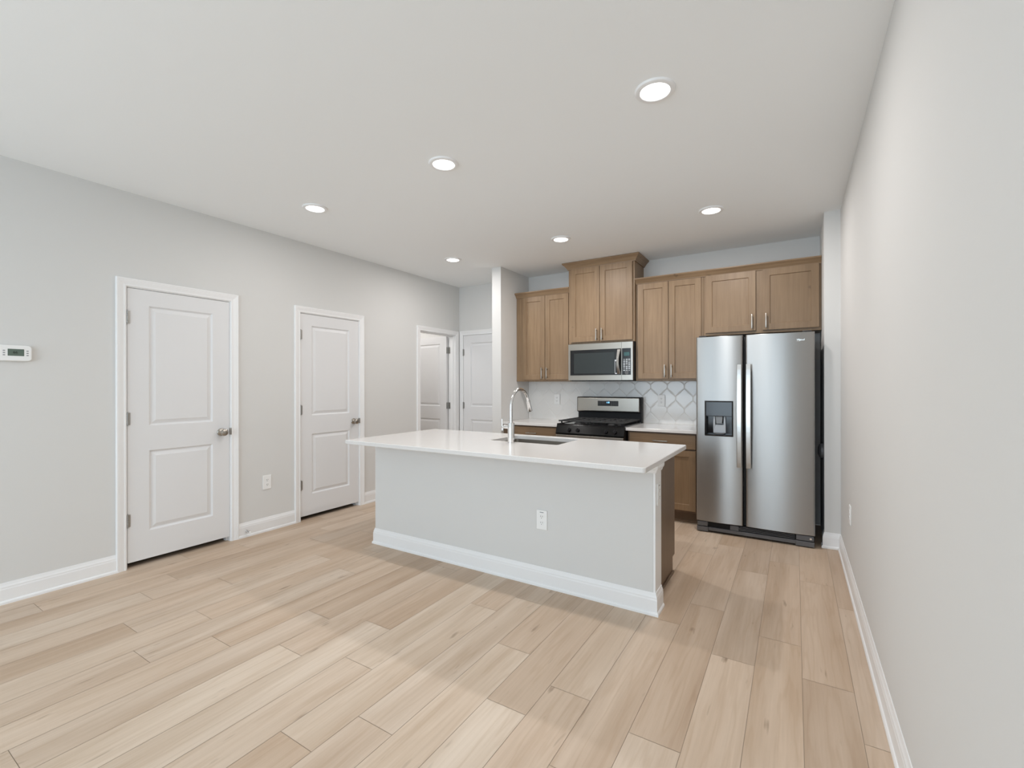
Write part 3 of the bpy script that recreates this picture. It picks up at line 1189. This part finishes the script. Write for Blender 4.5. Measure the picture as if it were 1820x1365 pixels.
o = MB().lathe([(0.0, 0.040), (0.030, 0.038), (0.052, 0.030), (0.062, 0.018), (0.064, 0.0), (0.0, 0.0)], (0.203, 4.66, 0.775), (-1, 0, 0), 32).build('wall_bumper', M_DARKGREY)
tag(o, 'round dark bumper in the narrow gap right of the refrigerator', 'bumper')

# ------------------------------------------------------------------ microwave
mw = thing('microwave', (-1.85, YW, 1.378), 'stainless over-range microwave with black glass door', 'microwave')
MX0, MX1, MZ0, MZ1, MY = -2.218, -1.470, 1.385, 1.795, 4.832
MB().box(MX0 + 0.004, MX1 - 0.001, 4.862, YW, 1.388, 1.800, 0.003).build('oven_case', M_BODY, mw)
sx = -1.592
MB().board(MX0, sx - 0.0012, MZ0, MZ1, MY, 0.030, [(MX0 + 0.022, sx - 0.0045, 1.440, 1.727)], [(0.0015, 0.002), (0.002, 0.0025)]).build('door', M_STEELH, mw)
door = [c for c in mw.children if c.name.startswith('door')][0]
MB().box(MX0 + 0.024, sx - 0.006, MY + 0.0012, MY + 0.004, 1.442, 1.725).build('glass', M_BLACKG, door)
M_MESHW = mat('screened window', (0.030, 0.036, 0.036), 0.25, spec=0.35)
MB().box(-2.150, -1.672, MY + 0.0005, MY + 0.003, 1.462, 1.690).build('window', M_MESHW, door)
MB().board(sx + 0.0012, MX1, MZ0, MZ1, MY, 0.030, [(sx + 0.004, MX1 - 0.020, 1.440, 1.727)], [(0.0015, 0.002), (0.002, 0.0025)]).build('control_panel', M_STEELH, mw)
cp = [c for c in mw.children if c.name.startswith('control_panel')][0]
MB().box(sx + 0.005, MX1 - 0.021, MY + 0.0010, MY + 0.004, 1.442, 1.725).build('panel_glass', M_BLACKG, cp)
MB().box(-1.566, -1.506, MY + 0.0004, MY + 0.002, 1.645, 1.685).build('clock', M_TEAL, cp)
for r_ in range(7):
    for c_ in range(3):
        x = -1.574 + c_ * 0.0275
        z = 1.612 - r_ * 0.0195
        MB().box(x, x + 0.021, MY + 0.0003, MY + 0.002, z - 0.012, z, 0.001, 1).build('key', M_PALE if (r_ * 3 + c_) % 5 else M_GREY, cp)
mb = MB()
mb.lathe([(0.0, 0), (0.022, 0), (0.022, 0.003), (0, 0.004)], (-1.536, MY + 0.001, 1.466), (0, -1, 0), 24)
mb.build('start_dial', M_DARKGREY, cp)
mb = MB()
rings = []
n = 18
for k in range(n + 1):
    t = k / n
    z = 1.452 + (1.716 - 1.452) * t
    yo = MY - 0.014 - 0.030 * math.sin(PI * t)
    xo = 0.010 * math.sin(PI * t)
    sec = [(-1.632 - xo * 0.2, yo - 0.006), (-1.606 - xo, yo - 0.009), (-1.600 - xo, yo - 0.004), (-1.600 - xo, yo + 0.006), (-1.632 - xo * 0.2, yo + 0.006)]
    rings.append([mb.bm.verts.new((p[0], p[1], z)) for p in sec])
for a, b in zip(rings, rings[1:]):
    for j in range(5):
        mb.bm.faces.new([a[j], a[(j + 1) % 5], b[(j + 1) % 5], b[j]])
mb.bm.faces.new(rings[0])
mb.bm.faces.new(rings[-1])
for z in (1.462, 1.706):
    mb.box(-1.628, -1.606, MY - 0.018, MY + 0.003, z - 0.010, z + 0.010, 0.002)
mb.build('handle', M_BAR, door)
# paper label still stuck on the window beside the handle
mb = MB()
for q in ((-1.668, -1.650, 1.590, 1.606), (-1.668, -1.664, 1.452, 1.590), (-1.668, -1.645, 1.452, 1.462)):
    mb.box(q[0], q[1], MY - 0.0004, MY + 0.001, q[2], q[3])
mb.build('label_sticker', mat('white label', (0.8, 0.82, 0.86), 0.4), door)
MB().box(MX0 + 0.030, MX1 - 0.002, 4.848, 5.18, 1.376, 1.387, 0.002).build('vent_base', M_BLACK, mw)

# ------------------------------------------------------------------ range
rg = thing('range', (-1.846, YW, 0), 'black and stainless gas range with raised control backguard', 'range')
GX0, GX1 = -2.2265, -1.4665
MB().box(GX0, GX1, 4.560, 5.20, 0.02, 0.890, 0.003).build('range_body', M_BLACK, rg)
mb = MB().box(GX0 - 0.001, GX1 + 0.001, 4.545, 5.205, 0.888, 0.905, 0.004)
mb.sweep([(GX1, 5.19), (GX1, 4.55), (GX0, 4.55), (GX0, 5.19)], [(-0.012, 0.904), (0, 0.904), (0, 0.911), (-0.005, 0.913), (-0.012, 0.911)], lambda x, y, d: (x, y, d))
ct = mb.build('cooktop', M_BLACKG, rg)
for x in (-2.040, -1.655):
    for y in (4.72, 4.98):
        mb = MB().lathe([(0.0, 0), (0.052, 0), (0.048, 0.010), (0.036, 0.013), (0.036, 0.020), (0.030, 0.024), (0, 0.025)], (x, y, 0.905), (0, 0, 1), 28)
        mb.build('burner', M_IRON, ct)
for a, b in ((GX0 + 0.012, -1.850), (-1.843, GX1 - 0.012)):
    mb = MB()
    z0, z1 = 0.934, 0.948
    wv = 0.011
    for y in (4.566, 4.69, 4.855, 5.02, 5.135):
        mb.box(a, b, y - wv / 2, y + wv / 2, z0, z1, 0.002, 1)
    for x in (a + wv / 2, (a * 2 + b) / 3, (a + 2 * b) / 3, b - wv / 2):
        mb.box(x - wv / 2, x + wv / 2, 4.566, 5.135, z0 + 0.001, z1 - 0.0005, 0.002, 1)
    for x in (a + 0.03, b - 0.03):
        for y in (4.58, 5.12):
            mb.lathe([(0.005, 0), (0.007, 0.004), (0.010, 0.026)], (x, y, 0.909), (0, 0, 1), 12)
    mb.build('grate', M_IRON, rg)
# sloped manifold panel with knobs
mb = MB().prism([(4.548, 0.903), (4.565, 0.903), (4.565, 0.799), (4.512, 0.799), (4.512, 0.815)], 'x', GX0, GX1, 0.002)
kp = mb.build('knob_panel', M_BLACKP, rg)
for x in (-2.07, -1.97, -1.655, -1.560):
    c0 = Vector((x, 4.532, 0.846))
    nrm = Vector((0, -0.945, 0.33))
    mb = MB()
    mb.lathe([(0.0, 0), (0.026, 0), (0.026, 0.004), (0.021, 0.006), (0.019, 0.024), (0.016, 0.027), (0, 0.0275)], c0, nrm, 24)
    side = Vector((1, 0, 0))
    up = nrm.cross(side)
    mb2 = MB().box(-0.0045, 0.0045, -0.02, 0.02, 0.02, 0.036, 0.002)
    mb2.xf(Matrix.Translation(c0) @ Matrix((side, up, nrm)).transposed().to_4x4())
    me = bpy.data.meshes.new('t')
    mb2.bm.to_mesh(me)
    mb.bm.from_mesh(me)
    mb2.bm.free()
    bpy.data.meshes.remove(me)
    mb.build('knob', M_BLACK, kp)
od = MB().box(GX0 + 0.003, GX1 - 0.003, 4.508, 4.56, 0.235, 0.795, 0.004).build('oven_door', M_STEELH, rg)
MB().box(GX0 + 0.09, GX1 - 0.09, 4.512, 4.52, 0.33, 0.62, 0.002).build('oven_window', M_BLACKG, od)
mb = MB()
mb.cyl((GX0 + 0.05, 4.470, 0.715), (GX1 - 0.05, 4.470, 0.715), 0.012, 20, 0.002)
for x in (GX0 + 0.09, GX1 - 0.09):
    mb.cyl((x, 4.470, 0.715), (x, 4.518, 0.715), 0.008, 14)
mb.build('handle', M_BAR, od)
MB().box(GX0 + 0.003, GX1 - 0.003, 4.517, 4.56, 0.045, 0.228, 0.004).build('drawer', M_STEELH, rg)
# backguard
bg = MB().box(GX0 - 0.002, GX1 + 0.004, 5.135, 5.205, 0.900, 1.192, 0.006).build('backguard', M_BLACK, rg)
MB().box(GX0 + 0.004, GX1 - 0.006, 5.088, 5.140, 1.022, 1.1875, 0.012, 3).build('control_fascia', M_STEELH, bg)
MB().box(GX0 - 0.002, GX1 + 0.002, 5.094, 5.136, 1.014, 1.1925, 0.012, 3).build('fascia_rim', M_BLACK, bg)
dp = MB().box(-1.962, -1.715, 5.0855, 5.092, 1.089, 1.148, 0.0015, 1).build('clock_display', M_BLACKG, bg)
text_mesh('1:08', 0.024, 0.0004, M_BLUE, 'clock_digits', dp, Matrix.Translation((-1.838, 5.0850, 1.129)) @ FACE_Y)
for x in (-1.945, -1.925, -1.905, -1.885, -1.79, -1.77, -1.75, -1.73):
    for z in (1.105, 1.122, 1.138):
        MB().box(x - 0.004, x + 0.004, 5.0850, 5.087, z - 0.002, z + 0.002).build('key', M_DARKGREY, dp)

# ------------------------------------------------------------------ island
isl = thing('island_half_wall', (-1.86, 2.755, 0), 'pale grey painted half wall forming the front of the island', 'half wall')
IX0, IX1, IY0, IY1 = -3.020, -0.700, 2.690, 2.822
MB().box(IX0, IX1, IY0, IY1, 0, 0.868, 0.0025, 2).build('wall_panel', M_WALL, isl)
baseboard('baseboard', [(IX1 + 0.012, IY1 + 0.002), (IX1 + 0.012, IY0), (IX0, IY0), (IX0, IY1)], isl)
MB().box(IX1 - 0.0005, IX1 + 0.012, IY0 + 0.001, IY1 + 0.006, 0, 0.868, 0.002).build('end_trim', M_TRIM, isl)
mb = MB()
mb.sweep([(IX1 + 0.012, IY1 + 0.006), (IX1 + 0.012, IY0), (IX1 - 0.045, IY0)],
         [(0, 0.820), (0.004, 0.820), (0.009, 0.829), (0.010, 0.836), (0.013, 0.839), (0.018, 0.848), (0.019, 0.856), (0.019, 0.8685), (0, 0.8685)],
         lambda x, y, d: (x, y, d))
mb.build('end_bracket', M_TRIM, isl)

ic = thing('island_cabinet', (-1.9, 3.12, 0), 'brown base cabinet forming the kitchen side of the island', 'cabinet')
CX0, CX1, CY0, CY1 = -2.98, -0.742, 2.824, 3.435
mb = MB()
mb.prism([(CY0, 0.001), (CY1 - 0.062, 0.001), (CY1 - 0.062, 0.112), (CY1, 0.112), (CY1, 0.868), (CY0, 0.868)], 'x', CX1 - 0.018, CX1)
mb.prism([(CY0, 0.001), (CY1 - 0.062, 0.001), (CY1 - 0.062, 0.112), (CY1, 0.112), (CY1, 0.868), (CY0, 0.868)], 'x', CX0, CX0 + 0.018)
mb.box(CX0 + 0.018, CX1 - 0.018, CY1 - 0.02, CY1, 0.112, 0.868)
mb.box(CX0 + 0.018, CX1 - 0.018, CY0, CY1 - 0.02, 0.112, 0.13)
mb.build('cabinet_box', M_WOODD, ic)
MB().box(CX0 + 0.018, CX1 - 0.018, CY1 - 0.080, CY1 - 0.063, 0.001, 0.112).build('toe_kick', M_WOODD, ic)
MB().box(CX1, CX1 + 0.012, CY0 + 0.02, CY1 - 0.063, 0.001, 0.018, 0.004).build('shoe_molding', M_WOODD, ic)
for k in range(5):
    a = CX0 + 0.03 + k * 0.438
    mb = MB().board(-a - 0.42, -a, 0.128, 0.852, 0, 0.019, [(-a - 0.42 + FR, -a - FR, 0.128 + FR, 0.852 - FR)], SHAKER)
    mb.xf(Matrix.Translation((0, CY1 + 0.0195, 0)) @ Matrix.Rotation(PI, 4, 'Z'))
    mb.build('door', M_WOOD, ic)

# island worktop with the sink cut-out
TX0, TX1, TY0, TY1, TZ0, TZ1 = -3.040, -0.664, 2.392, 3.468, 0.8695, 0.900
SX0, SX1, SY0, SY1 = -2.050, -1.460, 2.985, 3.395


def rounded(x0, x1, y0, y1, r, n=6):
    out = []
    for cx, cy, a0 in ((x1 - r, y0 + r, -90), (x1 - r, y1 - r, 0), (x0 + r, y1 - r, 90), (x0 + r, y0 + r, 180)):
        for k in range(n + 1):
            a = R(a0 + 90 * k / n)
            out.append((cx + r * math.cos(a), cy + r * math.sin(a)))
    return out


def slab_with_hole(outer, inner, z0, z1, e):
    """outer and inner have the same point count and matching corner order"""
    mb = MB()
    bm = mb.bm
    n = len(outer)

    def ring(pts, z):
        return [bm.verts.new((p[0], p[1], z)) for p in pts]
    oi, ii = inset(outer, e), inset(inner, -e)
    o0, o1, o2, o3 = ring(oi, z0), ring(outer, z0 + e), ring(outer, z1 - e), ring(oi, z1)
    i0, i1, i2, i3 = ring(inner, z0), ring(inner, z0), ring(inner, z1 - e), ring(ii, z1)

    def strip(a, b):
        for k in range(n):
            bm.faces.new([a[k], a[(k + 1) % n], b[(k + 1) % n], b[k]])
    strip(o0, o1)
    strip(o1, o2)
    strip(o2, o3)
    strip(o3, i3)
    strip(i3, i2)
    strip(i2, i1)
    strip(i0, o0)
    return mb


top = slab_with_hole(rounded(TX0, TX1, TY0, TY1, 0.018), rounded(SX0, SX1, SY0, SY1, 0.018), TZ0, TZ1, 0.003).build('island_countertop', M_QUARTZ)
tag(top, 'long white quartz countertop on the island, with overhang', 'countertop', 'kitchen countertops')

# undermount sink
mb = MB()
bm = mb.bm
levels = [(0.014, 0.8690, 0.030), (0.0, 0.8690, 0.020), (0.0, 0.8650, 0.020), (-0.002, 0.72, 0.03), (-0.010, 0.690, 0.04), (-0.030, 0.672, 0.05), (-0.10, 0.668, 0.06)]
prev = None
for off, z, rr in levels:
    rg_ = [bm.verts.new((p[0], p[1], z)) for p in rounded(SX0 - off, SX1 + off, SY0 - off, SY1 + off, rr)]
    if prev:
        for k in range(len(rg_)):
            bm.faces.new([prev[k], prev[(k + 1) % len(rg_)], rg_[(k + 1) % len(rg_)], rg_[k]])
    prev = rg_
bm.faces.new(prev)
sink = mb.build('sink', M_SINK)
sol = sink.modifiers.new('thickness', 'SOLIDIFY')
sol.thickness = 0.0012
sol.offset = -1
tag(sink, 'stainless undermount sink set into the island countertop', 'sink')
MB().lathe([(0.0, 0.0), (0.030, 0.0), (0.042, 0.003), (0.042, 0.0), (0.040, -0.004), (0, -0.004)], ((SX0 + SX1) / 2, (SY0 + SY1) / 2, 0.6695), (0, 0, 1), 28).build('drain', M_CHROME, sink)

# faucet
fx, fy, fz = -1.808, 2.915, 0.900
fa = thing('faucet', (fx, fy, fz), 'chrome gooseneck pull-down faucet on the island at the sink edge', 'faucet')
MB().lathe([(0.0, 0), (0.0275, 0), (0.0275, 0.006), (0.0255, 0.009), (0.0255, 0.148), (0.0235, 0.152), (0.0, 0.153)], (0, 0, 0), (0, 0, 1), 32).build('body', M_CHROME, fa, local=True)
pts = [(0, 0, 0.148), (0, 0, 0.20), (0, 0, 0.255)]
rad = 0.132
for k in range(1, 23):
    a = PI * k / 22 * 0.90
    pts.append((0, rad - rad * math.cos(a), 0.268 + rad * math.sin(a)))
MB().tube(pts, 0.0118, 18).build('spout', M_CHROME, fa, local=True)
e = Vector(pts[-1])
dv = (e - Vector(pts[-2])).normalized()
hd = MB().lathe([(0.0, 0), (0.0135, 0), (0.0150, 0.006), (0.0160, 0.03), (0.0185, 0.088), (0.0170, 0.094), (0.0, 0.094)], e - dv * 0.004, dv, 24).build('spray_head', M_CHROME, fa, local=True)
MB().lathe([(0.0, 0), (0.013, 0), (0.012, 0.004), (0, 0.004)], e + dv * 0.0895, dv, 20).build('nozzle', M_DARKGREY, hd, local=True)
mb = MB().cyl((0.0, 0, 0.118), (-0.064, 0, 0.118), 0.0145, 22, 0.002)
lv = mb.build('handle_hub', M_CHROME, fa, local=True)
mb = MB().tube([(-0.072, -0.006, 0.090), (-0.073, -0.005, 0.105), (-0.076, -0.003, 0.14), (-0.079, 0.0, 0.176)], 0.006, 14, [0.0085, 0.009, 0.0062, 0.0055])
mb.cyl((-0.060, -0.004, 0.113), (-0.074, -0.004, 0.113), 0.012, 18)
mb.build('lever', M_CHROME, lv, local=True)
